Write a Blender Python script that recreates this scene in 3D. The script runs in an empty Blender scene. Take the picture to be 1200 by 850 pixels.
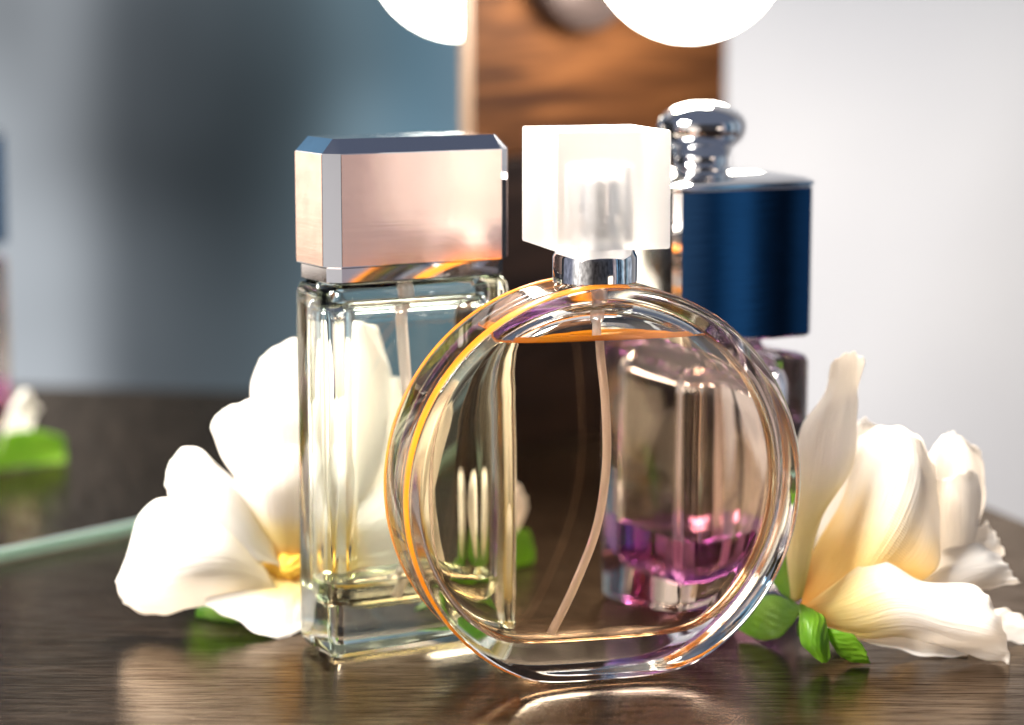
import bpy, bmesh, math, random
from mathutils import Vector, Matrix
random.seed(7)
R = math.radians
CM = 0.01
scene = bpy.context.scene
C = scene.collection

# ---------------------------------------------------------------- camera
cam_d = bpy.data.cameras.new('camera')
cam = bpy.data.objects.new('camera', cam_d)
C.objects.link(cam)
cam.location = (0, -0.50, 0.143)
cam.rotation_euler = (R(90 - 8.5), 0, 0)
cam_d.sensor_width = 36
cam_d.lens = 84
cam_d.clip_start = 0.01
cam_d.clip_end = 50
cam_d.dof.use_dof = True
cam_d.dof.focus_distance = 0.505
cam_d.dof.aperture_fstop = 7.4
scene.camera = cam

# ---------------------------------------------------------------- view and render settings
scene.view_settings.view_transform = 'Standard'
scene.view_settings.look = 'None'
scene.view_settings.gamma = 1
scene.view_settings.exposure = 0.28
cy = scene.cycles
cy.max_bounces = 28
cy.transmission_bounces = 26
cy.glossy_bounces = 12
cy.diffuse_bounces = 5
cy.caustics_reflective = True
cy.caustics_refractive = True
cy.blur_glossy = 0.4
cy.sample_clamp_indirect = 12
cy.use_denoising = True
try:
    cy.denoiser = 'OPENIMAGEDENOISE'
    cy.denoising_input_passes = 'RGB_ALBEDO_NORMAL'
except Exception:
    pass

# ---------------------------------------------------------------- node helper
def nd(nt, kind, ins=None, **props):
    n = nt.nodes.new(kind)
    for k, v in props.items():
        setattr(n, k, v)
    for k, v in (ins or {}).items():
        if isinstance(v, bpy.types.NodeSocket):
            nt.links.new(v, n.inputs[k])
        else:
            n.inputs[k].default_value = v
    return n

def ramp(nt, fac, stops, interp='EASE'):
    n = nt.nodes.new('ShaderNodeValToRGB')
    nt.links.new(fac, n.inputs[0])
    cr = n.color_ramp
    cr.interpolation = interp
    while len(cr.elements) < len(stops):
        cr.elements.new(0.5)
    for e, (p, c) in zip(cr.elements, stops):
        e.position = p
        e.color = (c[0], c[1], c[2], 1)
    return n.outputs[0]

# ---------------------------------------------------------------- world: the soft room light all round
world = bpy.data.worlds.new('World')
scene.world = world
world.use_nodes = True
wt = world.node_tree
wt.nodes.clear()
tc = nd(wt, 'ShaderNodeTexCoord')
sx = nd(wt, 'ShaderNodeSeparateXYZ', {0: tc.outputs['Generated']})
# azimuth 0..1 measured clockwise from the back of the room (+Y); camera looks at 0
az = nd(wt, 'ShaderNodeMath', {0: sx.outputs[0], 1: sx.outputs[1]}, operation='ARCTAN2')
az1 = nd(wt, 'ShaderNodeMath', {0: az.outputs[0], 1: 1 / (2 * math.pi)}, operation='MULTIPLY')
az2 = nd(wt, 'ShaderNodeMath', {0: az1.outputs[0], 1: 1.0}, operation='ADD')
az3 = nd(wt, 'ShaderNodeMath', {0: az2.outputs[0], 1: 1.0}, operation='MODULO')
def A(deg): return (deg % 360) / 360
horiz = ramp(wt, az3.outputs[0], [
    (A(0), (.20, .20, .23)), (A(78), (.30, .34, .40)),
    (A(84.5), (.12, .20, .26)), (A(86.0), (.15, .21, .25)), (A(87.6), (.065, .082, .095)), (A(89.4), (.06, .07, .08)), (A(91.2), (.085, .093, .105)),
    (A(93.0), (.30, .31, .335)), (A(95.6), (.36, .37, .40)), (A(97.2), (.44, .56, .66)), (A(101), (.22, .32, .42)), (A(108), (.02, .03, .05)),
    (A(110.5), (.10, .18, .28)), (A(112), (.012, .014, .02)), (A(114), (.015, .02, .03)), (A(115), (.03, .05, .08)), (A(117.5), (.18, .34, .50)), (A(119.5), (.05, .10, .16)),
    (A(121.5), (.24, .23, .28)), (A(124), (.36, .31, .31)), (A(128), (.26, .22, .24)), (A(132), (.03, .035, .05)),
    (A(155), (.03, .03, .035)), (A(185), (.04, .035, .035)),
    (A(212), (.5, .46, .43)), (A(232), (1.1, 1.05, 1.0)), (A(250), (.20, .21, .27)),
    (A(300), (.05, .055, .07))])
nz = nd(wt, 'ShaderNodeTexNoise', {'Vector': tc.outputs['Generated'], 'Scale': 9.0, 'Detail': 1.5})
nzr = nd(wt, 'ShaderNodeMapRange', {'Value': nz.outputs[0], 'From Min': .3, 'From Max': .7, 'To Min': .55, 'To Max': 1.45})
mul = nd(wt, 'ShaderNodeVectorMath', {0: horiz, 1: nzr.outputs[0]}, operation='MULTIPLY')
el = nd(wt, 'ShaderNodeMapRange', {'Value': sx.outputs[2], 'From Min': -1.0, 'From Max': 1.0})
upm = ramp(wt, el.outputs[0], [(0, (0, 0, 0)), (.66, (0, 0, 0)), (.82, (1, 1, 1)), (1, (1, 1, 1))])
mx = nd(wt, 'ShaderNodeMix', {'Factor': upm, 'A': (0, 0, 0, 1), 'B': (0, 0, 0, 1)}, data_type='RGBA')
wt.links.new(mul.outputs[0], mx.inputs[6])
mx.inputs[7].default_value = (.10, .115, .16, 1)
dnm = ramp(wt, el.outputs[0], [(0, (0, 0, 0)), (.30, (0, 0, 0)), (.42, (1, 1, 1)), (1, (1, 1, 1))])
mx2 = nd(wt, 'ShaderNodeMix', {'Factor': dnm}, data_type='RGBA')
mx2.inputs[6].default_value = (.10, .08, .08, 1)
wt.links.new(mx.outputs[2], mx2.inputs[7])
# added warm patch, unseen, placed for the tall cap's side to reflect
wa = ramp(wt, az3.outputs[0], [(A(130), (0, 0, 0)), (A(134), (1, 1, 1)), (A(142), (1, 1, 1)), (A(147), (0, 0, 0))])
we = ramp(wt, el.outputs[0], [(.44, (0, 0, 0)), (.452, (1, 1, 1)), (.515, (1, 1, 1)), (.535, (0, 0, 0))])
wm = nd(wt, 'ShaderNodeVectorMath', {0: wa, 1: we}, operation='MULTIPLY')
wc = nd(wt, 'ShaderNodeVectorMath', {0: wm.outputs[0], 1: (2.4, 1.95, 1.6)}, operation='MULTIPLY')
ws_ = nd(wt, 'ShaderNodeVectorMath', {0: mx2.outputs[2], 1: wc.outputs[0]}, operation='ADD')
bg = nd(wt, 'ShaderNodeBackground', {'Color': ws_.outputs[0], 'Strength': 1.0})
wo = nd(wt, 'ShaderNodeOutputWorld', {0: bg.outputs[0]})

# ---------------------------------------------------------------- area lights (off frame)
def area(name, loc, target, size, power, color):
    d = bpy.data.lights.new(name, 'AREA')
    d.shape = 'RECTANGLE'
    d.size, d.size_y = size
    d.energy = power
    d.color = color
    o = bpy.data.objects.new(name, d)
    C.objects.link(o)
    o.location = loc
    o.rotation_euler = (Vector(target) - Vector(loc)).to_track_quat('-Z', 'Y').to_euler()
    return o
# unseen added lights: stand-in for bulbs above and behind, a key on the left
area('back_light', (.0, 0.34, 0.40), (0.0, -.02, 0.0), (.22, .08), 15.0, (1, .88, .74))
area('window_light', (-0.42, -0.22, 0.48), (0, 0.03, 0.03), (.26, .26), 17.0, (1, .96, .90))

# ---------------------------------------------------------------- object helpers
def tag(o, label=None, cat=None, group=None, kind=None):
    if label: o['label'] = label
    if cat: o['category'] = cat
    if group: o['group'] = group
    if kind: o['kind'] = kind
    return o

def thing(name, loc, rz=0, label=None, cat=None, group=None):
    o = bpy.data.objects.new(name, None)
    o.empty_display_size = 0.01
    C.objects.link(o)
    o.location = loc
    o.rotation_euler = (0, 0, rz)
    return tag(o, label, cat, group)

def link_bm(name, bm, mats, parent=None, smooth=True, angle=None):
    me = bpy.data.meshes.new(name)
    bm.to_mesh(me)
    bm.free()
    if not isinstance(mats, (list, tuple)): mats = [mats]
    for m in mats: me.materials.append(m)
    for p in me.polygons: p.use_smooth = smooth
    if smooth and angle is not None:
        me.set_sharp_from_angle(angle=R(angle))
    o = bpy.data.objects.new(name, me)
    C.objects.link(o)
    if parent is not None: o.parent = parent
    return o

def loft(bm, rings, cap0=True, cap1=True, closed=True):
    """rings: lists of Vectors, equal counts; returns vertices"""
    vs = [[bm.verts.new(p) for p in r] for r in rings]
    n = len(vs[0])
    for a, b in zip(vs, vs[1:]):
        for i in range(n if closed else n - 1):
            j = (i + 1) % n
            bm.faces.new((a[i], a[j], b[j], b[i]))
    if cap0: bm.faces.new(list(reversed(vs[0])))
    if cap1: bm.faces.new(vs[-1])
    return vs

def rrect(hx, hy, r, seg=8, cx=0, cy=0, z=0):
    """rounded rectangle; seg=1 gives a straight chamfer"""
    pts = []
    for q, (sx_, sy_) in enumerate(((1, 1), (-1, 1), (-1, -1), (1, -1))):
        for k in range(seg + 1):
            a = R(90 * q) + R(90) * k / seg
            pts.append(Vector((cx + sx_ * (hx - r) + r * math.cos(a), cy + sy_ * (hy - r) + r * math.sin(a), z)))
    return pts

def prism(bm, prof, hx, hy, r, seg=8, cap0=True, cap1=True):
    """prof: list of (inset, z)"""
    rings = [rrect(hx - i, hy - i, max(r - i, r * .25), seg, z=z) for i, z in prof]
    return loft(bm, rings, cap0, cap1)

def lathe(bm, prof, n=64, cx=0, cy=0, cap0=True, cap1=True):
    rings = [[Vector((cx + r * math.cos(2 * math.pi * k / n), cy + r * math.sin(2 * math.pi * k / n), z)) for k in range(n)] for r, z in prof]
    return loft(bm, rings, cap0, cap1)

def tube(bm, pts, rad, n=12, cap=True):
    rings = []
    m = len(pts)
    for i, p in enumerate(pts):
        t = (pts[min(i + 1, m - 1)] - pts[max(i - 1, 0)]).normalized()
        a = t.cross(Vector((0, 1, .01))).normalized()
        b = t.cross(a).normalized()
        r = rad(i / (m - 1)) if callable(rad) else rad
        rings.append([p + a * r * math.cos(2 * math.pi * k / n) + b * r * math.sin(2 * math.pi * k / n) for k in range(n)])
    loft(bm, rings, cap, cap)

def crom(pts, t):
    n = len(pts) - 1
    x = min(max(t, 0), 1) * n
    i = min(int(x), n - 1)
    f = x - i
    p1, p2 = pts[i], pts[i + 1]
    p0 = pts[i - 1] if i > 0 else p1 * 2 - p2
    p3 = pts[i + 2] if i + 2 <= n else p2 * 2 - p1
    return .5 * ((2 * p1) + (p2 - p0) * f + (2 * p0 - 5 * p1 + 4 * p2 - p3) * f * f + (3 * p1 - p0 - 3 * p2 + p3) * f ** 3)

def normals_out(bm):
    bmesh.ops.recalc_face_normals(bm, faces=bm.faces[:])

# ---------------------------------------------------------------- materials
def mat(name):
    m = bpy.data.materials.new(name)
    m.use_nodes = True
    m.node_tree.nodes.clear()
    return m, m.node_tree
def out(nt, sh, vol=None):
    o = nd(nt, 'ShaderNodeOutputMaterial', {0: sh})
    return o
def fine_bump(nt, scale, strength, dist=.0002, detail=3):
    t = nd(nt, 'ShaderNodeTexCoord')
    n = nd(nt, 'ShaderNodeTexNoise', {'Vector': t.outputs['Object'], 'Scale': scale, 'Detail': detail})
    return nd(nt, 'ShaderNodeBump', {'Height': n.outputs[0], 'Strength': strength, 'Distance': dist}).outputs[0]

def glass(name, color, ior, rough=0.0, bump=None):
    m, nt = mat(name)
    ins = {'Color': (*color, 1), 'Roughness': rough, 'IOR': ior}
    if bump: ins['Normal'] = fine_bump(nt, bump[0], bump[1], bump[2], 1)
    g = nd(nt, 'ShaderNodeBsdfGlass', ins)
    out(nt, g.outputs[0])
    return m

def metal(name, color, rough, bump=None, brushed=None):
    m, nt = mat(name)
    t = nd(nt, 'ShaderNodeTexCoord')
    n = nd(nt, 'ShaderNodeTexNoise', {'Vector': t.outputs['Object'], 'Scale': 260.0, 'Detail': 4})
    rr = nd(nt, 'ShaderNodeMapRange', {'Value': n.outputs[0], 'From Min': .35, 'From Max': .75, 'To Min': rough, 'To Max': rough + .05})
    ins = {'Base Color': (*color, 1), 'Metallic': 1.0, 'Roughness': rr.outputs[0]}
    if brushed:
        mp = nd(nt, 'ShaderNodeMapping', {'Vector': t.outputs['Object'], 'Scale': brushed})
        n2 = nd(nt, 'ShaderNodeTexNoise', {'Vector': mp.outputs[0], 'Scale': 100.0, 'Detail': 3})
        ins['Normal'] = nd(nt, 'ShaderNodeBump', {'Height': n2.outputs[0], 'Strength': .25, 'Distance': .00008}).outputs[0]
    p = nd(nt, 'ShaderNodeBsdfPrincipled', ins)
    out(nt, p.outputs[0])
    return m

M = {}
M['clear_glass'] = glass('clear glass', (.985, .995, .99), 1.5, 0, (45, .12, .0004))
M['thick_glass'] = glass('thick glass', (.975, .995, .975), 1.5, 0, (60, .25, .0006))
M['violet_glass'] = glass('violet glass', (.990, .978, .993), 1.5, 0, (60, .2, .0005))
M['juice_wall'] = glass('amber liquid against glass', (.97, .87, .76), 1.36 / 1.5)
M['juice_top'] = glass('amber liquid surface', (.98, .93, .85), 1.36)
M['pale_wall'] = glass('pale liquid against glass', (.97, .97, .86), 1.36 / 1.5)
M['pale_top'] = glass('pale liquid surface', (.98, .98, .9), 1.36)
M['violet_wall'] = glass('violet liquid against glass', (.88, .60, .93), 1.36 / 1.5)
M['violet_top'] = glass('violet liquid surface', (.92, .66, .95), 1.36)
M['chrome'] = metal('polished chrome', (.92, .92, .93), .03)
M['silver'] = metal('silver plated edge', (.66, .68, .74), .04)
M['rose'] = metal('rose gold panel', (.98, .74, .66), .20, brushed=(.3, .3, 6))
M['blue_steel'] = metal('dark blue metal', (.055, .155, .29), .012, brushed=(.5, .5, 9))

# frosted lid
m, nt = mat('frosted acrylic')
g = nd(nt, 'ShaderNodeBsdfGlass', {'Color': (.97, .965, .96, 1), 'Roughness': .33, 'IOR': 1.3, 'Normal': fine_bump(nt, 900, .2, .0001)})
tr = nd(nt, 'ShaderNodeBsdfTranslucent', {'Color': (.95, .93, .92, 1)})
df = nd(nt, 'ShaderNodeBsdfDiffuse', {'Color': (.93, .92, .92, 1)})
m1 = nd(nt, 'ShaderNodeMixShader', {0: .5, 1: tr.outputs[0], 2: df.outputs[0]})
m2 = nd(nt, 'ShaderNodeMixShader', {0: .16, 1: g.outputs[0], 2: m1.outputs[0]})
out(nt, m2.outputs[0]); M['frosted'] = m

# amber reflection painted along the round bottle's edges
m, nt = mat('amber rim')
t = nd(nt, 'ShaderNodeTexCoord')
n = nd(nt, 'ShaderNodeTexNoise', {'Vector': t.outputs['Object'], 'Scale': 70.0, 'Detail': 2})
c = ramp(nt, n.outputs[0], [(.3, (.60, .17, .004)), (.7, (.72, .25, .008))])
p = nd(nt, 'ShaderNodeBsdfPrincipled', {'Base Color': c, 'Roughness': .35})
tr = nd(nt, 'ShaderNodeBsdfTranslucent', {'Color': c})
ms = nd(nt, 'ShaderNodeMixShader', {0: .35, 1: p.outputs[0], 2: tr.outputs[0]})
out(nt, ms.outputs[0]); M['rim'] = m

# dip tube plastic
m, nt = mat('clear plastic tube')
g = nd(nt, 'ShaderNodeBsdfGlass', {'Color': (.95, .88, .86, 1), 'Roughness': .1, 'IOR': 1.12})
df = nd(nt, 'ShaderNodeBsdfDiffuse', {'Color': (.85, .76, .72, 1), 'Normal': fine_bump(nt, 400, .2)})
tr = nd(nt, 'ShaderNodeBsdfTranslucent', {'Color': (.9, .8, .76, 1)})
a = nd(nt, 'ShaderNodeMixShader', {0: .5, 1: df.outputs[0], 2: tr.outputs[0]})
a2 = nd(nt, 'ShaderNodeMixShader', {0: .38, 1: g.outputs[0], 2: a.outputs[0]})
out(nt, a2.outputs[0]); M['tube'] = m

m, nt = mat('white plastic')
p = nd(nt, 'ShaderNodeBsdfPrincipled', {'Base Color': (.82, .80, .78, 1), 'Roughness': .3, 'Normal': fine_bump(nt, 300, .1)})
out(nt, p.outputs[0]); M['plastic'] = m

m, nt = mat('yellow pollen')
p = nd(nt, 'ShaderNodeBsdfPrincipled', {'Base Color': (.85, .50, .06, 1), 'Roughness': .7, 'Normal': fine_bump(nt, 900, .5)})
out(nt, p.outputs[0]); M['heart'] = m

# tabletop: dark stained wood with fine pores
m, nt = mat('dark stained wood')
t = nd(nt, 'ShaderNodeTexCoord')
mp = nd(nt, 'ShaderNodeMapping', {'Vector': t.outputs['Object'], 'Rotation': (0, 0, R(8)), 'Scale': (9, 160, 40)})
wv = nd(nt, 'ShaderNodeTexNoise', {'Vector': mp.outputs[0], 'Scale': 2.2, 'Detail': 6, 'Roughness': .6, 'Distortion': .4})
c = ramp(nt, wv.outputs[0], [(.30, (.0012, .0007, .0005)), (.52, (.0032, .0019, .0014)), (.72, (.010, .006, .004))], 'LINEAR')
mp2 = nd(nt, 'ShaderNodeMapping', {'Vector': t.outputs['Object'], 'Rotation': (0, 0, R(8)), 'Scale': (140, 1900, 300)})
n2 = nd(nt, 'ShaderNodeTexNoise', {'Vector': mp2.outputs[0], 'Scale': 1.0, 'Detail': 4, 'Roughness': .65})
pores = nd(nt, 'ShaderNodeMapRange', {'Value': n2.outputs[0], 'From Min': .36, 'From Max': .60, 'To Min': 0, 'To Max': 1})
b1 = nd(nt, 'ShaderNodeBump', {'Height': pores.outputs[0], 'Strength': .4, 'Distance': .00003})
b2 = nd(nt, 'ShaderNodeBump', {'Height': wv.outputs[0], 'Strength': .18, 'Distance': .00012, 'Normal': b1.outputs[0]})
rr = nd(nt, 'ShaderNodeMapRange', {'Value': n2.outputs[0], 'From Min': .35, 'From Max': .65, 'To Min': .22, 'To Max': .10})
vo = nd(nt, 'ShaderNodeTexVoronoi', {'Vector': t.outputs['Object'], 'Scale': 420.0})
sp_ = nd(nt, 'ShaderNodeMath', {0: vo.outputs['Distance'], 1: .055}, operation='LESS_THAN')
sc_ = nd(nt, 'ShaderNodeSeparateXYZ', {0: vo.outputs['Color']})
sk_ = nd(nt, 'ShaderNodeMath', {0: sc_.outputs[0], 1: .80}, operation='GREATER_THAN')
sm_ = nd(nt, 'ShaderNodeMath', {0: sp_.outputs[0], 1: sk_.outputs[0]}, operation='MULTIPLY')
cd_ = nd(nt, 'ShaderNodeMix', {'Factor': sm_.outputs[0]}, data_type='RGBA')
nt.links.new(c, cd_.inputs[6]); cd_.inputs[7].default_value = (.20, .17, .14, 1)
c = cd_.outputs[2]
dd = nd(nt, 'ShaderNodeBsdfDiffuse', {'Color': c, 'Normal': b2.outputs[0]})
mp3 = nd(nt, 'ShaderNodeMapping', {'Vector': t.outputs['Object'], 'Rotation': (0, 0, R(8)), 'Scale': (70, 1500, 200)})
n3 = nd(nt, 'ShaderNodeTexNoise', {'Vector': mp3.outputs[0], 'Scale': 1.0, 'Detail': 3, 'Roughness': .6})
gc = ramp(nt, n3.outputs[0], [(.36, (.30, .22, .17)), (.47, (.80, .64, .50)), (.62, (1.0, .84, .68))], 'LINEAR')
gw = ramp(nt, wv.outputs[0], [(.3, (.72, .70, .68)), (.6, (1, 1, 1))], 'LINEAR')
gm = nd(nt, 'ShaderNodeVectorMath', {0: gc, 1: gw}, operation='MULTIPLY')
gg = nd(nt, 'ShaderNodeBsdfGlossy', {'Color': gm.outputs[0], 'Roughness': rr.outputs[0], 'Normal': b2.outputs[0]})
ff = nd(nt, 'ShaderNodeFresnel', {'IOR': 1.72, 'Normal': b2.outputs[0]})
p = nd(nt, 'ShaderNodeMixShader', {0: ff.outputs[0], 1: dd.outputs[0], 2: gg.outputs[0]})
out(nt, p.outputs[0]); M['table'] = m

# warm wood of the mirror post
m, nt = mat('warm oak board')
t = nd(nt, 'ShaderNodeTexCoord')
mp = nd(nt, 'ShaderNodeMapping', {'Vector': t.outputs['Object'], 'Scale': (10, 60, 110)})
wv = nd(nt, 'ShaderNodeTexNoise', {'Vector': mp.outputs[0], 'Scale': 1.3, 'Detail': 5, 'Roughness': .55, 'Distortion': .8})
c = ramp(nt, wv.outputs[0], [(.30, (.035, .012, .004)), (.50, (.08, .029, .009)), (.72, (.17, .066, .021))], 'LINEAR')
p = nd(nt, 'ShaderNodeBsdfPrincipled', {'Base Color': c, 'Roughness': .7, 'Specular IOR Level': .12, 'Normal': nd(nt, 'ShaderNodeBump', {'Height': wv.outputs[0], 'Strength': .3, 'Distance': .0005}).outputs[0]})
out(nt, p.outputs[0]); M['oak'] = m

m, nt = mat('dark brown wood')  # board wood with the shade below the bulb in its colour
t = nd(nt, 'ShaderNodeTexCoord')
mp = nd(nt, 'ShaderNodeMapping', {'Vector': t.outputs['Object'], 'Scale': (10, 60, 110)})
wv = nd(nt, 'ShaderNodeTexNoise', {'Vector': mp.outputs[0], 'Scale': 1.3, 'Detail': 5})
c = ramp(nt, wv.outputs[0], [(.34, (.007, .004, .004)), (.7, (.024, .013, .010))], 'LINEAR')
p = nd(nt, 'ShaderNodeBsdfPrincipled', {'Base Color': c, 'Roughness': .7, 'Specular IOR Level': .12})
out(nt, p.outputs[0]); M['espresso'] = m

m, nt = mat('pale birch edge')  # light on the board's edge, put into a paler colour
p = nd(nt, 'ShaderNodeBsdfPrincipled', {'Base Color': (.36, .24, .16, 1), 'Roughness': .5, 'Normal': fine_bump(nt, 300, .2)})
out(nt, p.outputs[0]); M['trim'] = m

m, nt = mat('pale painted wall')
n = fine_bump(nt, 120, .15, .0006)
t = nd(nt, 'ShaderNodeTexCoord')
nn = nd(nt, 'ShaderNodeTexNoise', {'Vector': t.outputs['Object'], 'Scale': 6.0, 'Detail': 2})
c = ramp(nt, nn.outputs[0], [(.3, (.38, .395, .435)), (.7, (.42, .435, .47))])
p = nd(nt, 'ShaderNodeBsdfPrincipled', {'Base Color': c, 'Roughness': .7, 'Normal': n})
out(nt, p.outputs[0]); M['wall'] = m

m, nt = mat('mirror silver')
p = nd(nt, 'ShaderNodeBsdfPrincipled', {'Base Color': (.86, .90, .90, 1), 'Metallic': 1, 'Roughness': .0, 'Normal': fine_bump(nt, 3, .02)})
out(nt, p.outputs[0]); M['mirror'] = m
m, nt = mat('green glass edge')
p = nd(nt, 'ShaderNodeBsdfPrincipled', {'Base Color': (.30, .52, .42, 1), 'Roughness': .25, 'Transmission Weight': .3, 'Normal': fine_bump(nt, 300, .1)})
out(nt, p.outputs[0]); M['glass_edge'] = m

m, nt = mat('dark bronze')
p = nd(nt, 'ShaderNodeBsdfPrincipled', {'Base Color': (.09, .065, .06, 1), 'Metallic': .6, 'Roughness': .38, 'Normal': fine_bump(nt, 200, .15)})
out(nt, p.outputs[0]); M['bronze'] = m
m, nt = mat('lit opal glass')
e = nd(nt, 'ShaderNodeEmission', {'Color': (1, .93, .82, 1), 'Strength': 26.0})
out(nt, e.outputs[0]); M['bulb'] = m

# petals: cloth petals, cream with a yellow throat; UV y runs from base to tip
def petal_mat(name, throat, mid, tip, k0, k1):
    m, nt = mat(name)
    uv = nd(nt, 'ShaderNodeUVMap', uv_map='UVMap')
    s = nd(nt, 'ShaderNodeSeparateXYZ', {0: uv.outputs[0]})
    tc_ = nd(nt, 'ShaderNodeTexCoord')
    n = nd(nt, 'ShaderNodeTexNoise', {'Vector': tc_.outputs['Object'], 'Scale': 90.0, 'Detail': 3})
    v = nd(nt, 'ShaderNodeMath', {0: n.outputs[0], 1: .22}, operation='MULTIPLY')
    v2 = nd(nt, 'ShaderNodeMath', {0: s.outputs[1], 1: v.outputs[0]}, operation='ADD')
    c = ramp(nt, v2.outputs[0], [(0.02, throat), (k0, mid), (k1, tip)])
    w1 = nd(nt, 'ShaderNodeTexWave', {'Vector': uv.outputs[0], 'Scale': 26.0, 'Distortion': .6}, bands_direction='X')
    w2 = nd(nt, 'ShaderNodeTexWave', {'Vector': uv.outputs[0], 'Scale': 30.0, 'Distortion': .6}, bands_direction='Y')
    ws = nd(nt, 'ShaderNodeMath', {0: w1.outputs['Fac'], 1: w2.outputs['Fac']}, operation='ADD')
    b = nd(nt, 'ShaderNodeBump', {'Height': ws.outputs[0], 'Strength': .30, 'Distance': .00010})
    b = nd(nt, 'ShaderNodeBump', {'Height': n.outputs[0], 'Strength': .25, 'Distance': .0010, 'Normal': b.outputs[0]})
    mpv = nd(nt, 'ShaderNodeMapping', {'Vector': uv.outputs[0], 'Scale': (34, 2.2, 1)})
    nv = nd(nt, 'ShaderNodeTexNoise', {'Vector': mpv.outputs[0], 'Scale': 1.0, 'Detail': 4, 'Distortion': .5})
    b = nd(nt, 'ShaderNodeBump', {'Height': nv.outputs[0], 'Strength': .55, 'Distance': .0006, 'Normal': b.outputs[0]})
    d = nd(nt, 'ShaderNodeBsdfPrincipled', {'Base Color': c, 'Roughness': .6, 'Sheen Weight': .2, 'Normal': b.outputs[0]})
    tr = nd(nt, 'ShaderNodeBsdfTranslucent', {'Color': c, 'Normal': b.outputs[0]})
    x = nd(nt, 'ShaderNodeMixShader', {0: .42, 1: d.outputs[0], 2: tr.outputs[0]})
    out(nt, x.outputs[0])
    return m
M['petal'] = petal_mat('cream cloth petal', (.95, .50, .03), (.93, .78, .34), (.92, .88, .83), .30, .58)
M['petal_plain'] = petal_mat('plain cream petal', (.93, .78, .42), (.90, .84, .70), (.93, .90, .86), .22, .42)
M['petal_green'] = petal_mat('cream petal with green throat', (.66, .62, .16), (.90, .82, .50), (.92, .88, .83), .30, .62)
M['petal_yellow'] = petal_mat('cream petal with yellow throat', (.93, .50, .04), (.94, .74, .30), (.92, .88, .82), .42, .80)

m, nt = mat('green leaf')
uv = nd(nt, 'ShaderNodeUVMap', uv_map='UVMap')
tc_ = nd(nt, 'ShaderNodeTexCoord')
n = nd(nt, 'ShaderNodeTexNoise', {'Vector': tc_.outputs['Object'], 'Scale': 130.0, 'Detail': 4})
c = ramp(nt, n.outputs[0], [(.3, (.06, .17, .008)), (.7, (.18, .36, .02))])
w = nd(nt, 'ShaderNodeTexWave', {'Vector': uv.outputs[0], 'Scale': 3.0, 'Distortion': 3.5, 'Detail': 2.0}, bands_direction='DIAGONAL')
b = nd(nt, 'ShaderNodeBump', {'Height': w.outputs['Fac'], 'Strength': .2, 'Distance': .0004})
d = nd(nt, 'ShaderNodeBsdfPrincipled', {'Base Color': c, 'Roughness': .4, 'Normal': b.outputs[0]})
tr = nd(nt, 'ShaderNodeBsdfTranslucent', {'Color': (.28, .60, .02, 1)})
x = nd(nt, 'ShaderNodeMixShader', {0: .4, 1: d.outputs[0], 2: tr.outputs[0]})
out(nt, x.outputs[0]); M['leaf'] = m

# ================================================================ the setting
MD = Vector((math.sin(R(41.05)), math.cos(R(41.05)), 0))      # mirror runs this way along the wall
MN = Vector((MD.y, -MD.x, 0))                               # and faces this way
M0 = Vector((-.104, .140, 0))                                # a point on its foot
def box(bm, o, ax, ay, az_, bev=0):
    vs = [bm.verts.new(o + ax * i + ay * j + az_ * k) for k in (0, 1) for j in (0, 1) for i in (0, 1)]
    for f in ((0, 2, 3, 1), (4, 5, 7, 6), (0, 1, 5, 4), (2, 6, 7, 3), (0, 4, 6, 2), (1, 3, 7, 5)):
        bm.faces.new([vs[i] for i in f])
    normals_out(bm)
    if bev:
        bmesh.ops.bevel(bm, geom=bm.edges[:], offset=bev, segments=3, affect='EDGES', profile=.5)
Z = Vector((0, 0, 1))
# tabletop: back edge follows the mirror wall and the side wall
corner = M0 + MD * .290 - MN * .012
SD = (Vector((.140, .168, 0)) - corner).normalized()        # the side wall comes forward this way
SN = Vector((-SD.y, SD.x, 0))
bm = bmesh.new()
b0 = M0 - MD * .5 - MN * .012
poly = [b0, corner, corner + SD * .34, Vector((.34, -.42, 0)), Vector((-.55, -.42, 0))]
top = [bm.verts.new(p) for p in poly]
bot = [bm.verts.new(p - Z * .025) for p in poly]
bm.faces.new(list(reversed(top))); bm.faces.new(bot)
for i in range(5):
    j = (i + 1) % 5
    bm.faces.new((top[i], top[j], bot[j], bot[i]))
normals_out(bm)
bmesh.ops.bevel(bm, geom=bm.edges[:], offset=.001, segments=2, affect='EDGES')
tag(link_bm('tabletop', bm, M['table'], smooth=False), kind='structure')
# wall some way behind the table
bm = bmesh.new()
box(bm, Vector((-1.2, .56, -.8)), Vector((2.4, .08, 0)), Vector((0, .02, 0)), Z * 1.9)
tag(link_bm('wall', bm, M['wall'], smooth=False), kind='structure')

# mirror standing at the back of the table
mir = thing('mirror', M0, 0, 'tall mirror with a green glass edge standing on the back of the table', 'mirror')
bm = bmesh.new()
box(bm, -MD * .16 + Z * .0035, MD * .2975, MN * -.003, Z * .20)
link_bm('mirror_glass', bm, M['mirror'], mir, smooth=False)
bm = bmesh.new()
box(bm, -MD * .16 + Z * .0003, MD * .2975, MN * .0012, Z * .0030, .0004)
link_bm('glass_edge', bm, M['glass_edge'], mir, smooth=False)

# wooden post with a vanity bulb
PW = .134
P0 = M0 + MD * .139
post = thing('mirror_post', P0, 0, 'warm brown wooden board beside the mirror carrying a vanity bulb', 'wooden board')
bm = bmesh.new()
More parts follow.
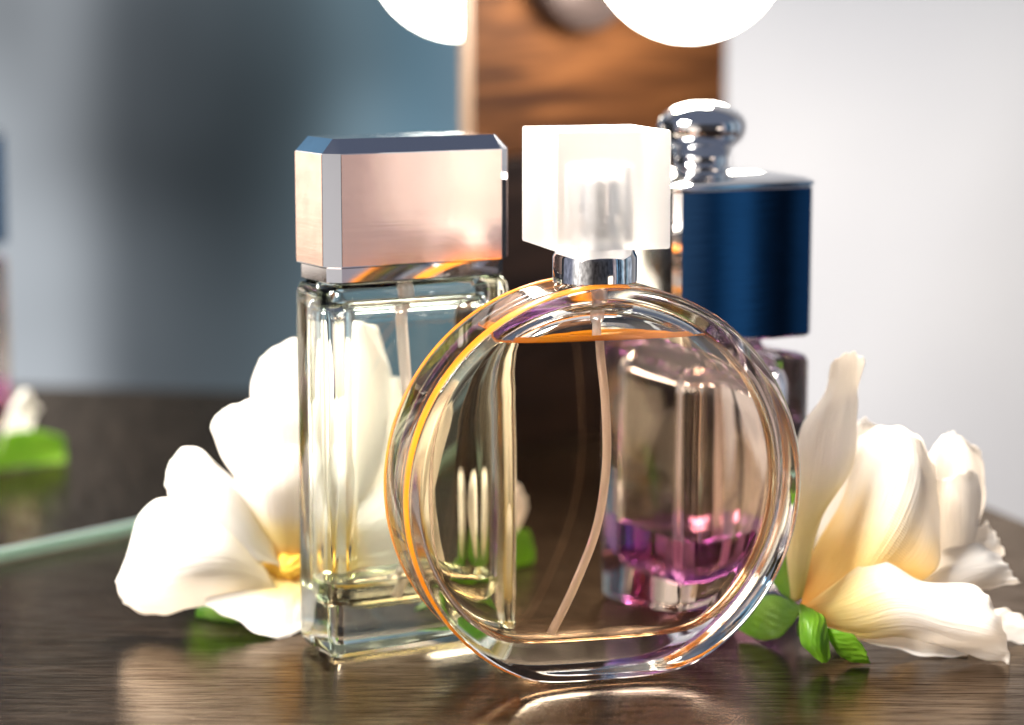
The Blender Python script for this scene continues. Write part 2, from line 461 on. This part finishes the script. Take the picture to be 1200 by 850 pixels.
# build in local frame with x along the board so that the grain runs across it
box(bm, Vector((0, -.0005, .0955)), Vector((PW, 0, 0)), Vector((0, .010, 0)), Z * .105, .0012)
ob = link_bm('board', bm, M['oak'], post, smooth=False)
ob.rotation_euler = (0, 0, math.atan2(MD.y, MD.x))
bm = bmesh.new()
box(bm, Vector((-.0042, -.0012, .0005)), Vector((.0040, 0, 0)), Vector((0, .008, 0)), Z * .20, .0006)  # strip added to paint the board's lit edge
ob = link_bm('edge_trim', bm, M['trim'], post, smooth=False)
ob.rotation_euler = (0, 0, math.atan2(MD.y, MD.x))
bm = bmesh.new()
box(bm, Vector((0, -.0010, .0005)), Vector((PW, 0, 0)), Vector((0, .010, 0)), Z * .0945, .0012)  # added dark board; the shade low on the post is in its colour
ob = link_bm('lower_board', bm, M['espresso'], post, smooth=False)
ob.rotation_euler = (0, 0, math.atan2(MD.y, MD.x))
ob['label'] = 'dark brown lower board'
def Pm(w, n, z): return P0 + MD * w + MN * n + Z * z
bl = thing('vanity_bulb', Pm(.048, .0005, .162), 0, 'glowing round white bulb on a dark socket at the top of the wooden board', 'light bulb')
rot = MN.to_track_quat('Z', 'Y').to_euler()
bm = bmesh.new()
lathe(bm, [(.0265, .0003), (.0275, .002), (.0270, .007), (.0220, .0105), (.0160, .0115), (.0145, .0125), (.0140, .022), (.0145, .0225), (.0145, .026), (.012, .027)], 48)
s = link_bm('socket', bm, M['bronze'], bl, angle=35); s.rotation_euler = rot
bm = bmesh.new()
bmesh.ops.create_uvsphere(bm, u_segments=48, v_segments=32, radius=.0295)
for v in bm.verts:
    if v.co.z < -.012: v.co.x *= 1; 
    v.co.z += .0475
g = link_bm('globe', bm, M['bulb'], bl); g.rotation_euler = rot

# ================================================================ round perfume bottle
TH = R(16)
rb = thing('round_perfume_bottle', (.0208, -.0068, 0), TH,
           'round disc shaped clear glass perfume bottle with amber liquid and a frosted white cube cap', 'perfume bottle')
rb.scale = (1.022, 1.022, 1.022)
RR, CUT, T = .0430, .94, .0230          # front face on y=0, back on y=T (local)
ZC = RR * CUT
def disc_ring(Rr, inset, y, cut, n=192, top=None, soft=.0022):
    pts = []
    for k in range(n):
        a = 2 * math.pi * k / n
        r = Rr - inset
        x, z = r * math.sin(a), r * math.cos(a)
        lim = -(cut - inset)
        # soft clamp so that the foot runs smoothly into the round
        d = z - lim
        z = lim + (d + math.sqrt(d * d + soft * soft)) / 2
        pts.append(Vector((x, y, ZC + z)))
    return pts
e = .0012
prof = [(.0300, -.0009), (.0200, -.0008), (.0120, -.0006), (.0070, -.0003), (.0048, 0), (.0024, .0003), (.0010, .0007), (.0003, .0014), (0, .0024),
        (0, .006), (0, T / 2), (0, T - .006), (0, T - .0020), (.0003, T - .0012), (.0010, T - .0006), (.0024, T - .0002), (.0048, T), (.0120, T + .0004), (.0300, T + .0006)]
bm = bmesh.new()
loft(bm, [disc_ring(RR, i, y, CUT * RR) for i, y in prof])
normals_out(bm)
# cavity
def cavity():
    b = bmesh.new()
    CR, CC = RR - .0042, CUT * RR - .0078
    pr = [(.0110, .0040), (.0060, .0042), (.0034, .0046), (.0016, .0056), (.0005, .0070), (0, .0090), (0, T / 2), (0, T - .0090), (.0005, T - .0070), (.0016, T - .0056), (.0034, T - .0046), (.0060, T - .0042), (.0110, T - .0040)]
    loft(b, [disc_ring(CR, i, y, CC, soft=.0035) for i, y in pr])
    normals_out(b)
    return b
LV = .0722
def split(b, z, keep_upper):
    geom = b.verts[:] + b.edges[:] + b.faces[:]
    bmesh.ops.bisect_plane(b, geom=geom, dist=1e-7, plane_co=(0, 0, z), plane_no=(0, 0, 1), clear_inner=keep_upper, clear_outer=not keep_upper)
    return b
def upper_cavity(cavf, z):
    u = split(cavf(), z, True)
    bmesh.ops.reverse_faces(u, faces=u.faces[:])
    return u
def lower_liquid(cavf, z):
    l = split(cavf(), z, False)
    be = [e_ for e_ in l.edges if e_.is_boundary]
    for f in l.faces: f.material_index = 0
    r = bmesh.ops.contextual_create(l, geom=be)
    for f in r['faces']: f.material_index = 1
    normals_out(l)
    return l
def merge(a, b):
    me = bpy.data.meshes.new('tmp'); b.to_mesh(me); b.free()
    a.from_mesh(me); bpy.data.meshes.remove(me)
merge(bm, upper_cavity(cavity, LV))
link_bm('glass_body', bm, M['clear_glass'], rb, angle=50)
link_bm('liquid', lower_liquid(cavity, LV), [M['juice_wall'], M['juice_top']], rb, angle=50)
# amber bands painting the inner reflection along both edges
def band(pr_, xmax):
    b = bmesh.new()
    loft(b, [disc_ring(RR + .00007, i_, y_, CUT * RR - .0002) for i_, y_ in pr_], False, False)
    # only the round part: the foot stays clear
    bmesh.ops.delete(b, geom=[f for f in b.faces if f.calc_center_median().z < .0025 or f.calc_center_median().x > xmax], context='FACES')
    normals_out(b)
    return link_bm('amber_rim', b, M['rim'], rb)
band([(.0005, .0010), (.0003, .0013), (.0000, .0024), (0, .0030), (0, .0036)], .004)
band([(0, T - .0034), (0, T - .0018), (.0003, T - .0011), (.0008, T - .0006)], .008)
# amber line painting the liquid surface's orange reflection at the glass
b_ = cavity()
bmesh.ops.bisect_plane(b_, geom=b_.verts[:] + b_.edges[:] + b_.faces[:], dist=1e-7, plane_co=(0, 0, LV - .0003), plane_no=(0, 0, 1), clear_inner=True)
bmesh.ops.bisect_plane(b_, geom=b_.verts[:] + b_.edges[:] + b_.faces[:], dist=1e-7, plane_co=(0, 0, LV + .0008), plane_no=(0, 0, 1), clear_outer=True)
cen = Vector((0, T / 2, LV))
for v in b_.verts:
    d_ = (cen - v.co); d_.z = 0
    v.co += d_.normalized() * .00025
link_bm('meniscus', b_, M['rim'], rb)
# dip tube
cxy = T / 2
pts = [Vector(p) for p in ((0.0, cxy, .0830), (0.0, cxy, .0700), (.0012, cxy, .058), (.0015, cxy, .045), (-.0005, cxy, .032), (-.0052, cxy, .020), (-.0105, cxy, .0095))]
bm = bmesh.new()
tube(bm, [crom(pts, i / 50) for i in range(51)], lambda t_: .0016 if t_ < .09 else .00095, 16)
normals_out(bm)
link_bm('dip_tube', bm, M['tube'], rb)
# collar
bm = bmesh.new()
lathe(bm, [(.0078, .0830), (.0086, .0831), (.0088, .0834), (.0088, .0885), (.0084, .0892), (.0080, .0906)], 64, 0, cxy)
normals_out(bm)
link_bm('collar', bm, M['chrome'], rb, angle=30)
# sprayer inside the lid
bm = bmesh.new()
lathe(bm, [(.0052, .0906), (.0054, .0910), (.0054, .0955), (.0046, .0960), (.0046, .0972), (.0056, .0975), (.0056, .1042), (.0050, .1050), (.002, .1051)], 48, 0, cxy)
normals_out(bm)
link_bm('sprayer', bm, M['chrome'], rb, angle=30)
# frosted cube cap with inner well
bm = bmesh.new()
hx = .0123
def cube_prof(h, z0, z1, e_): return [(e_, z0), (e_ * .3, z0 + e_ * .3), (0, z0 + e_), (0, z1 - e_), (e_ * .3, z1 - e_ * .3), (e_, z1)]
prism(bm, cube_prof(hx, .0908, .1150, .0005), hx, hx, .0006, 3)
normals_out(bm)
iw = bmesh.new()
lathe(iw, [(.0068, .0920), (.0070, .0924), (.0070, .1065), (.0066, .1072), (.004, .1074)], 48)
normals_out(iw); bmesh.ops.reverse_faces(iw, faces=iw.faces[:])
merge(bm, iw)
for v in bm.verts: v.co.y += cxy
link_bm('cube_cap', bm, M['frosted'], rb, angle=40)

# ================================================================ tall perfume bottle
TL = R(29)
WX, WY = .0452, .0200
n0 = Vector((-.0392, .0095, 0))
uL = Vector((math.cos(TL), math.sin(TL), 0)); bL = Vector((-math.sin(TL), math.cos(TL), 0))
tb = thing('tall_perfume_bottle', n0 + uL * WX / 2 + bL * WY / 2, TL,
           'tall rectangular clear glass perfume bottle with a block cap of rose and silver metal', 'perfume bottle')
bm = bmesh.new()
prism(bm, [(.0022, .0004), (.0008, .0008), (.0002, .0018), (0, .0035), (0, .0800), (.0003, .0816), (.0010, .0826), (.0020, .0832), (.0060, .0834)], WX / 2, WY / 2, .0032, 4)
normals_out(bm)
def cav_tall():
    b = bmesh.new()
    prism(b, [(.0080, .0100), (.0050, .0102), (.0030, .0110), (.0012, .0128), (.0003, .0155), (0, .0190), (0, .0740), (.0004, .0765), (.0014, .0782), (.0035, .0790)], WX / 2 - .0034, WY / 2 - .0034, .0042, 8)
    normals_out(b)
    return b
merge(bm, upper_cavity(cav_tall, .0165))
link_bm('glass_body', bm, M['thick_glass'], tb, angle=40)
link_bm('liquid', lower_liquid(cav_tall, .0165), [M['pale_wall'], M['pale_top']], tb, angle=50)
bm = bmesh.new()
pts = [Vector(p) for p in ((-.0010, 0, .0805), (-.0010, 0, .0740), (0.0004, 0, .055), (.0020, 0, .035), (.0000, 0, .020), (-.004, 0, .0108))]
tube(bm, [crom(pts, i / 40) for i in range(41)], lambda t_: .0019 if t_ < .13 else .00125, 14)
normals_out(bm); link_bm('dip_tube', bm, M['tube'], tb)
# clear ribbed collar below the cap
bm = bmesh.new()
prism(bm, [(.0012, .0835), (.0009, .0838), (.0009, .0868), (.0012, .0871)], WX / 2, WY / 2, .0034, 1)
normals_out(bm); link_bm('collar', bm, M['silver'], tb, smooth=False)
# cap: silver bevelled block with rose panels
bm = bmesh.new()
CB = .0030
zs = [.0871, .1100, .1124]
prism(bm, [(0, .0872), (0, .1116), (.0028, .1147)], WX / 2, WY / 2, CB, 1)
normals_out(bm)
link_bm('cap', bm, M['silver'], tb, smooth=False)
def panel(o, a, b_, name, parent, m_, th):
    b = bmesh.new()
    box(b, o, a, b_, th)
    return link_bm(name, b, m_, parent, smooth=False)
yv = Vector((0, 1, 0)); xv = Vector((1, 0, 0))
for s_ in (-1, 1):
    panel(Vector((-(WX / 2 - CB - .0001), s_ * WY / 2, .0874)), xv * (WX - 2 * CB - .0002), Z * .0240, 'rose_panel', tb, M['rose'], yv * s_ * .00015)
    panel(Vector((s_ * WX / 2, -(WY / 2 - CB - .0001), .0874)), yv * (WY - 2 * CB - .0002), Z * .0240, 'rose_panel', tb, M['rose'], xv * s_ * .00015)

# ================================================================ square bottle with ball knob
SW = .0394
n1 = Vector((.0376, .045, 0))
sb = thing('square_perfume_bottle', n1 + uL * SW / 2 + bL * SW / 2, TL,
           'square glass perfume bottle with violet base, dark blue metal cap and silver ball knob', 'perfume bottle')
bm = bmesh.new()
prism(bm, [(.0025, .0004), (.0008, .0008), (0, .0025), (0, .0590), (.0008, .0604), (.0030, .0612), (.0080, .0616), (.0088, .0630), (.0088, .0650)], SW / 2, SW / 2, .0035, 5)
normals_out(bm)
def cav_sq():
    b = bmesh.new()
    prism(b, [(.0080, .0095), (.0045, .0097), (.0020, .0106), (.0005, .0125), (0, .0160), (0, .0530), (.0010, .0555), (.0030, .0570), (.0060, .0576)], SW / 2 - .0042, SW / 2 - .0042, .0050, 8)
    normals_out(b)
    return b
merge(bm, upper_cavity(cav_sq, .0200))
link_bm('glass_body', bm, M['violet_glass'], sb, angle=40)
link_bm('liquid', lower_liquid(cav_sq, .0200), [M['violet_wall'], M['violet_top']], sb, angle=50)
bm = bmesh.new()
tube(bm, [Vector((0, 0, .056 - .045 * i / 20)) for i in range(21)], .0013, 12)
normals_out(bm); link_bm('dip_tube', bm, M['tube'], sb)
def bowed(bm, prof_, h, ch, bow, n=10):
    rings = []
    for ins, z in prof_:
        ring_ = []
        hh = h - ins
        for q in range(4):
            for k in range(n + 1):
                t_ = -1 + 2 * k / n
                x_, y_ = t_ * (hh - ch), -(hh + bow * (1 - t_ * t_))
                a_ = R(90 * q)
                ring_.append(Vector((x_ * math.cos(a_) - y_ * math.sin(a_), x_ * math.sin(a_) + y_ * math.cos(a_), z)))
        rings.append(ring_)
    loft(bm, rings)
    normals_out(bm)
bm = bmesh.new()
bowed(bm, [(.0006, .0652), (0, .0658), (0, .1005), (.0003, .1009)], SW / 2, .0016, .00035)
for f in bm.faces:
    if abs(f.normal.z) < .2 and abs(f.normal.y) > .9: f.material_index = 1  # silver cap's front and back tinted: blue reflection painted into the metal
link_bm('cap', bm, [M['chrome'], M['blue_steel']], sb, angle=30)
bm = bmesh.new()
bowed(bm, [(.0004, .1009), (-.0002, .1012), (-.0002, .1020), (.0015, .1030), (.0100, .1044)], SW / 2, .0016, .00035)
link_bm('cap_plate', bm, M['chrome'], sb, angle=30)
bm = bmesh.new()
lathe(bm, [(.0082, .1044), (.0082, .1047), (.0070, .1050), (.0066, .1054), (.0066, .1074), (.0072, .1078)] + [(.0107 * math.cos(R(a_)), .1145 + (.0072 if a_ < 0 else .0060) * math.sin(R(a_))) for a_ in range(-46, 86, 6)], 64)
normals_out(bm)
link_bm('knob', bm, M['chrome'], sb, angle=50)

# ================================================================ flowers
# A petal is a curved sheet with its own depth: rows of control points run from base to tip,
# columns from its left edge to its right edge.  Points are (across, up, away) in centimetres from the flower's base.
def petal(name, parent, rows, m_, ripple=.00055, thick=.00012, n=52, seed=0):
    rnd = random.Random(seed)
    ph = rnd.random() * 6
    bm = bmesh.new()
    uvl = bm.loops.layers.uv.new('UVMap')
    rws = [[Vector(p_) * CM for p_ in r] for r in rows]
    grid = []
    for i in range(n + 1):
        v = i / n
        cols = [crom([r[k] for r in rws], v) for k in range(len(rws[0]))]
        line = []
        for j in range(n + 1):
            u = j / n
            p = crom(cols, u)
            edge = max(abs(u - .5) * 2, v) ** 4
            cr_ = (math.sin(ph + 31 * u + 4 * math.sin(3 * v + ph)) * .55 + math.sin(2 * ph + 17 * u + 6 * v)) * v * (1 - .35 * v)
            p = p + Vector((.15, 1, .1)) * .00007 * cr_
            p = p + Vector((0, 1, .3)) * ripple * edge * math.sin(ph + 9 * u + 7 * v) + Vector((.4, 0, 1)) * ripple * .5 * edge * math.sin(ph * 2 + 23 * (u + v))
            line.append(bm.verts.new(p))
        grid.append(line)
    for i in range(n):
        for j in range(n):
            f = bm.faces.new((grid[i][j], grid[i][j + 1], grid[i + 1][j + 1], grid[i + 1][j]))
            for l, (a, b) in zip(f.loops, ((i, j), (i, j + 1), (i + 1, j + 1), (i + 1, j))):
                l[uvl].uv = (b / n, a / n)
    o = link_bm(name, bm, m_, parent)
    sm = o.modifiers.new('thickness', 'SOLIDIFY')
    sm.thickness = thick
    sm.offset = 0
    return o
def F(bx, by, shear=0):
    """sketch (across, down, away) as drawn from a seat at the table -> centimetres round the flower's base (bx, by)"""
    def g_(rows):
        o_ = []
        for r in rows:
            q_ = []
            for x, y, d in r:
                dep = 50 + by + d + max(0, x - 330) / 170 * shear
                z = max(14.3 - dep * math.tan(R(8.5) + math.atan((y - 425) / 2800)), .05)
                ax_ = dep * math.cos(R(8.5)) + (14.3 - z) * math.sin(R(8.5))
                q_.append(((x - 600) / 2800 * ax_ - bx, dep - 50 - by, z))
            o_.append(q_)
        return o_
    return g_

# --- right flower
fr = thing('white_flower', (.066, .018, 0), 0, 'large cream flower with yellow throat and green leaves right of the round bottle', 'flower')
K = F(6.6, 1.8)
def pr(rows, m_, **k): return petal('petal', fr, K(rows), M[m_], **k)
# tall upright petal at the left, tip curled
pr([[(926, 700, .3), (930, 704, .2), (935, 704, .2), (940, 700, .3)],
    [(922, 625, .8), (935, 632, .5), (948, 630, .5), (962, 608, .6)],
    [(930, 555, 1.1), (952, 560, .7), (976, 560, .6), (1000, 546, .9)],
    [(938, 500, 1.5), (962, 502, 1.2), (986, 496, 1.1), (1005, 484, 1.3)],
    [(966, 462, 1.7), (978, 458, 1.4), (992, 456, 1.3), (1006, 454, 1.4)],
    [(974, 428, 1.3), (988, 414, 1.0), (1002, 414, .9), (1014, 422, .9)]], 'petal_green', seed=1)
# big central petal
pr([[(938, 712, .1), (943, 716, -.1), (950, 720, -.2), (958, 722, -.1)],
    [(952, 650, 1.0), (975, 668, .2), (1000, 690, -.3), (1030, 698, 0)],
    [(985, 590, 1.3), (1010, 600, .1), (1050, 625, -.5), (1096, 668, .1)],
    [(1000, 530, 1.6), (1030, 535, .6), (1075, 560, .1), (1101, 610, .6)],
    [(1008, 512, 2.0), (1040, 499, 1.5), (1072, 508, 1.3), (1097, 548, 1.4)]], 'petal_yellow', seed=2)
# lower front petal
pr([[(938, 714, -.3), (942, 720, -.4), (948, 726, -.4), (955, 730, -.4)],
    [(975, 688, -.2), (985, 710, -.5), (1000, 733, -.5), (1015, 746, -.3)],
    [(1022, 655, -.3), (1040, 690, -.8), (1060, 722, -.9), (1075, 750, -.6)],
    [(1078, 678, -.6), (1095, 700, -1.0), (1110, 735, -1.1), (1130, 768, -.7)],
    [(1142, 688, -.8), (1152, 712, -1.2), (1160, 745, -1.3), (1168, 785, -.8)],
    [(1158, 700, -.9), (1172, 725, -1.2), (1181, 755, -1.2), (1183, 788, -.9)]], 'petal', seed=3, ripple=.0006)
# right inner petals, stacked behind
pr([[(1060, 700, 1.0), (1075, 705, .8), (1090, 705, .8), (1100, 700, .8)],
    [(1085, 640, 1.4), (1100, 650, 1.0), (1125, 650, 1.0), (1142, 635, 1.2)],
    [(1086, 580, 1.6), (1100, 590, 1.2), (1130, 590, 1.2), (1150, 575, 1.5)],
    [(1090, 556, 1.5), (1110, 560, 1.1), (1125, 556, 1.2), (1140, 548, 1.6)]], 'petal_plain', seed=4)
pr([[(1060, 690, 1.6), (1080, 690, 1.5), (1100, 690, 1.5), (1110, 690, 1.5)],
    [(1090, 600, 2.0), (1110, 600, 1.6), (1135, 600, 1.7), (1152, 600, 2.0)],
    [(1093, 545, 2.2), (1115, 535, 1.9), (1135, 530, 1.9), (1152, 545, 2.2)],
    [(1102, 520, 2.2), (1116, 508, 2.0), (1126, 512, 2.0), (1148, 528, 2.2)]], 'petal_plain', seed=5)
pr([[(1040, 700, 2.0), (1050, 700, 1.9), (1060, 700, 2.0), (1070, 700, 2.0)],
    [(1070, 600, 2.4), (1090, 600, 2.2), (1110, 600, 2.2), (1130, 600, 2.4)],
    [(1082, 545, 2.6), (1097, 530, 2.4), (1112, 530, 2.4), (1122, 540, 2.6)],
    [(1094, 522, 2.6), (1106, 512, 2.5), (1113, 506, 2.5), (1124, 520, 2.7)]], 'petal_plain', seed=6)
# right low petals
pr([[(1060, 700, .6), (1065, 705, .5), (1070, 708, .5), (1075, 712, .5)],
    [(1096, 650, .9), (1100, 670, .4), (1110, 690, .3), (1120, 700, .5)],
    [(1140, 638, 1.1), (1150, 655, .5), (1155, 675, .4), (1160, 690, .6)],
    [(1172, 652, 1.0), (1182, 664, .7), (1188, 676, .6), (1196, 681, .7)]], 'petal_plain', seed=7, ripple=.0005)
pr([[(1060, 690, 1.4), (1065, 700, 1.3), (1070, 705, 1.3), (1075, 708, 1.3)],
    [(1100, 630, 1.6), (1110, 650, 1.3), (1120, 665, 1.2), (1130, 680, 1.3)],
    [(1150, 616, 1.8), (1158, 630, 1.5), (1164, 645, 1.4), (1168, 658, 1.5)],
    [(1156, 612, 1.8), (1166, 624, 1.6), (1172, 636, 1.5), (1178, 648, 1.6)]], 'petal_plain', seed=8)
pr([[(1100, 720, 1.5), (1105, 730, 1.4), (1110, 740, 1.3), (1115, 748, 1.2)],
    [(1150, 712, 1.4), (1160, 730, 1.1), (1165, 745, .9), (1168, 755, .8)],
    [(1180, 716, 1.3), (1190, 730, 1.0), (1196, 745, .8), (1200, 756, .7)],
    [(1200, 724, 1.3), (1212, 735, 1.0), (1218, 745, .8), (1220, 756, .8)]], 'petal_plain', seed=9)
# back petals filling behind the centre
pr([[(950, 700, 2.0), (960, 705, 1.8), (990, 705, 1.8), (1010, 700, 2.0)],
    [(960, 600, 2.2), (985, 600, 1.9), (1030, 600, 1.9), (1060, 600, 2.2)],
    [(985, 520, 2.4), (1005, 510, 2.2), (1030, 510, 2.2), (1055, 520, 2.4)],
    [(1002, 496, 2.4), (1012, 491, 2.3), (1022, 497, 2.3), (1035, 508, 2.4)]], 'petal_plain', seed=10)
# petals lying at the shaded bottom
pr([[(950, 725, .5), (955, 732, .3), (960, 738, .1), (965, 742, 0)],
    [(1010, 728, .6), (1015, 740, .2), (1020, 750, -.1), (1025, 756, -.3)],
    [(1070, 740, .6), (1075, 752, .2), (1080, 762, -.2), (1085, 768, -.4)],
    [(1120, 755, .5), (1125, 765, .2), (1130, 772, -.1), (1135, 776, -.3)]], 'petal_plain', seed=11)
def leaf(parent, rows, Kf, seed, m_='leaf'):
    return petal('leaf', parent, Kf(rows), M[m_], ripple=.0002, seed=seed, thick=.0004)
leaf(fr, [[(938, 708, -.7), (940, 709, -.7), (942, 710, -.7), (944, 711, -.7)],
          [(937, 728, -1.0), (945, 730, -1.2), (955, 728, -1.2), (964, 722, -1.0)],
          [(940, 755, -1.2), (952, 755, -1.4), (960, 752, -1.4), (970, 742, -1.2)],
          [(962, 776, -1.3), (965, 776, -1.3), (970, 776, -1.3), (973, 770, -1.3)]], K, 21)
leaf(fr, [[(960, 730, -.9), (962, 732, -.9), (964, 735, -.9), (966, 738, -.9)],
          [(975, 738, -1.1), (978, 746, -1.1), (980, 754, -1.1), (982, 765, -1.0)],
          [(1000, 744, -1.2), (1000, 755, -1.2), (1000, 765, -1.1), (1000, 776, -1.0)],
          [(1014, 762, -1.2), (1016, 768, -1.2), (1018, 774, -1.1), (1020, 782, -1.0)]], K, 22)
leaf(fr, [[(940, 712, .2), (938, 716, .2), (936, 720, .2), (934, 724, .2)],
          [(915, 700, .9), (914, 715, .7), (914, 730, .6), (914, 745, .5)],
          [(890, 700, 1.3), (888, 716, 1.1), (888, 732, 1.0), (890, 750, .9)],
          [(868, 722, 1.5), (867, 726, 1.5), (866, 730, 1.5), (866, 738, 1.4)]], K, 23)
leaf(fr, [[(940, 700, .5), (936, 702, .5), (932, 704, .5), (930, 708, .5)],
          [(925, 650, 1.1), (918, 660, 1.0), (912, 672, 1.0), (908, 686, 1.0)],
          [(915, 610, 1.5), (908, 622, 1.4), (900, 636, 1.4), (893, 652, 1.4)],
          [(902, 590, 1.7), (899, 594, 1.7), (896, 600, 1.7), (893, 606, 1.7)]], K, 24)
bm = bmesh.new()
tube(bm, [Vector((-.001 + .014 * i / 12, .004 + .006 * i / 12, .0045 - .0022 * i / 12)) for i in range(13)], lambda t_: .0021 - .0004 * t_, 12)
link_bm('stem', bm, M['leaf'], fr)

# --- left flower, behind the tall bottle
fl = thing('white_flower', (-.055, .040, 0), 0, 'overexposed white flower lying left of and behind the tall rectangular bottle', 'flower')
K2 = F(-5.5, 4.0, 1.6)
def pl(rows, m_, **k): return petal('petal', fl, K2(rows), M[m_], **k)
pl([[(300, 650, .3), (310, 665, .2), (318, 680, .1), (325, 695, .1)],
    [(255, 595, .2), (262, 630, -.5), (262, 665, -.7), (250, 705, -.3)],
    [(200, 582, .1), (205, 625, -.8), (205, 675, -1.0), (205, 718, -.5)],
    [(165, 600, 0), (160, 640, -.6), (160, 690, -.8), (175, 722, -.4)],
    [(150, 650, -.1), (142, 668, -.4), (136, 685, -.5), (145, 708, -.3)]], 'petal_plain', seed=31)
pl([[(320, 640, .6), (325, 655, .5), (330, 660, .5), (335, 665, .5)],
    [(270, 560, .5), (270, 590, -.1), (275, 620, -.2), (290, 650, 0)],
    [(225, 522, .5), (222, 555, -.1), (220, 585, -.3), (235, 615, -.1)],
    [(200, 540, .4), (195, 555, .1), (195, 575, 0), (205, 592, .1)]], 'petal_plain', seed=32)
pl([[(330, 650, 1.0), (335, 650, .8), (342, 650, .8), (350, 650, .9)],
    [(275, 560, 1.0), (295, 575, .3), (325, 575, .2), (360, 560, .6)],
    [(248, 505, 1.1), (280, 500, .5), (315, 500, .4), (360, 500, .8)],
    [(262, 478, 1.2), (285, 472, .8), (315, 470, .8), (350, 472, 1.0)]], 'petal_plain', seed=33)
pl([[(350, 640, 1.5), (355, 640, 1.4), (362, 640, 1.4), (370, 640, 1.5)],
    [(300, 540, 1.7), (325, 540, 1.2), (365, 540, 1.1), (400, 540, 1.5)],
    [(294, 460, 1.9), (325, 455, 1.4), (365, 450, 1.4), (415, 450, 1.8)],
    [(306, 418, 2.0), (332, 402, 1.7), (365, 398, 1.7), (400, 410, 1.9)]], 'petal_plain', seed=34)
pl([[(380, 650, 1.4), (385, 655, 1.3), (390, 655, 1.3), (395, 650, 1.4)],
    [(365, 560, 1.5), (390, 565, 1.0), (415, 565, 1.0), (440, 560, 1.4)],
    [(378, 440, 1.8), (400, 440, 1.3), (430, 440, 1.3), (455, 450, 1.7)],
    [(388, 372, 2.0), (402, 360, 1.8), (420, 362, 1.8), (440, 385, 2.0)]], 'petal_plain', seed=35)
# throat facing the camera
pl([[(328, 660, .9), (334, 664, .8), (342, 664, .8), (350, 658, .9)],
    [(290, 600, .6), (320, 615, .3), (350, 615, .3), (385, 600, .7)],
    [(275, 560, .3), (315, 570, -.2), (355, 570, -.2), (400, 560, .3)],
    [(290, 530, .2), (320, 525, -.1), (355, 525, -.1), (390, 535, .2)]], 'petal', seed=36)
pl([[(325, 665, .8), (330, 672, .7), (340, 675, .7), (350, 670, .8)],
    [(275, 665, .2), (295, 690, -.1), (330, 705, -.2), (365, 700, .2)],
    [(245, 690, -.3), (270, 715, -.6), (320, 738, -.8), (370, 725, -.3)],
    [(240, 708, -.5), (275, 728, -.8), (320, 749, -1.0), (362, 742, -.6)]], 'petal', seed=37, ripple=.0006)
pl([[(350, 680, 1.1), (360, 690, 1.0), (370, 695, 1.0), (380, 690, 1.1)],
    [(390, 620, 1.1), (410, 640, .8), (425, 665, .8), (430, 690, 1.0)],
    [(440, 570, 1.2), (460, 600, .9), (470, 640, .9), (470, 680, 1.1)],
    [(470, 520, 1.5), (485, 560, 1.2), (492, 610, 1.2), (490, 660, 1.4)]], 'petal', seed=38)
pl([[(395, 650, 1.8), (400, 655, 1.7), (410, 655, 1.7), (420, 650, 1.8)],
    [(410, 560, 2.0), (435, 565, 1.7), (465, 565, 1.7), (490, 560, 2.0)],
    [(425, 480, 2.2), (450, 475, 1.9), (480, 478, 1.9), (505, 490, 2.2)],
    [(440, 450, 2.3), (458, 442, 2.1), (475, 444, 2.1), (492, 456, 2.3)]], 'petal_plain', seed=39)
leaf(fl, [[(330, 690, .9), (330, 695, .9), (330, 700, .9), (330, 705, .9)],
          [(285, 690, .9), (285, 705, .7), (285, 720, .5), (285, 732, .4)],
          [(250, 700, .9), (248, 710, .8), (246, 722, .7), (250, 735, .6)],
          [(232, 712, .9), (230, 716, .9), (230, 722, .9), (232, 728, .9)]], K2, 41)
leaf(fl, [[(300, 600, 1.6), (310, 600, 1.6), (320, 600, 1.6), (330, 600, 1.6)],
          [(255, 600, 2.2), (265, 620, 2.2), (275, 640, 2.2), (290, 660, 2.2)],
          [(230, 600, 2.8), (238, 625, 2.8), (246, 650, 2.8), (260, 675, 2.8)],
          [(215, 640, 3.2), (218, 648, 3.2), (224, 656, 3.2), (230, 665, 3.2)]], K2, 42)
leaf(fl, [[(470, 700, 1.6), (470, 704, 1.6), (470, 708, 1.6), (470, 712, 1.6)],
          [(522, 652, 2.8), (525, 664, 2.8), (527, 680, 2.8), (525, 705, 2.7)],
          [(570, 606, 4.1), (576, 632, 4.1), (580, 652, 4.1), (578, 674, 4.0)],
          [(612, 612, 5.0), (618, 630, 5.0), (618, 646, 5.0), (612, 656, 4.9)]], K2, 43)
pl([[(555, 640, 3.6), (560, 644, 3.5), (565, 646, 3.5), (570, 646, 3.6)],
    [(555, 600, 4.0), (568, 606, 3.7), (582, 610, 3.7), (598, 618, 4.0)],
    [(560, 566, 4.2), (576, 570, 3.9), (594, 578, 3.9), (610, 592, 4.2)],
    [(570, 548, 4.4), (584, 550, 4.2), (600, 560, 4.2), (610, 576, 4.4)]], 'petal_plain', seed=44)
# yellow heart of the bloom
cq = K2([[(333, 664, .75)]])[0][0]
bm = bmesh.new()
bmesh.ops.create_icosphere(bm, subdivisions=4, radius=.0042)
for v in bm.verts:
    a_ = math.atan2(v.co.z, v.co.x)
    v.co *= 1 + .12 * math.sin(9 * a_) + .05 * math.sin(900 * v.co.y)
    v.co = Vector((v.co.x * 1.3, v.co.y * .8, v.co.z * .8)) + Vector(cq) * CM
link_bm('flower_center', bm, M['heart'], fl)
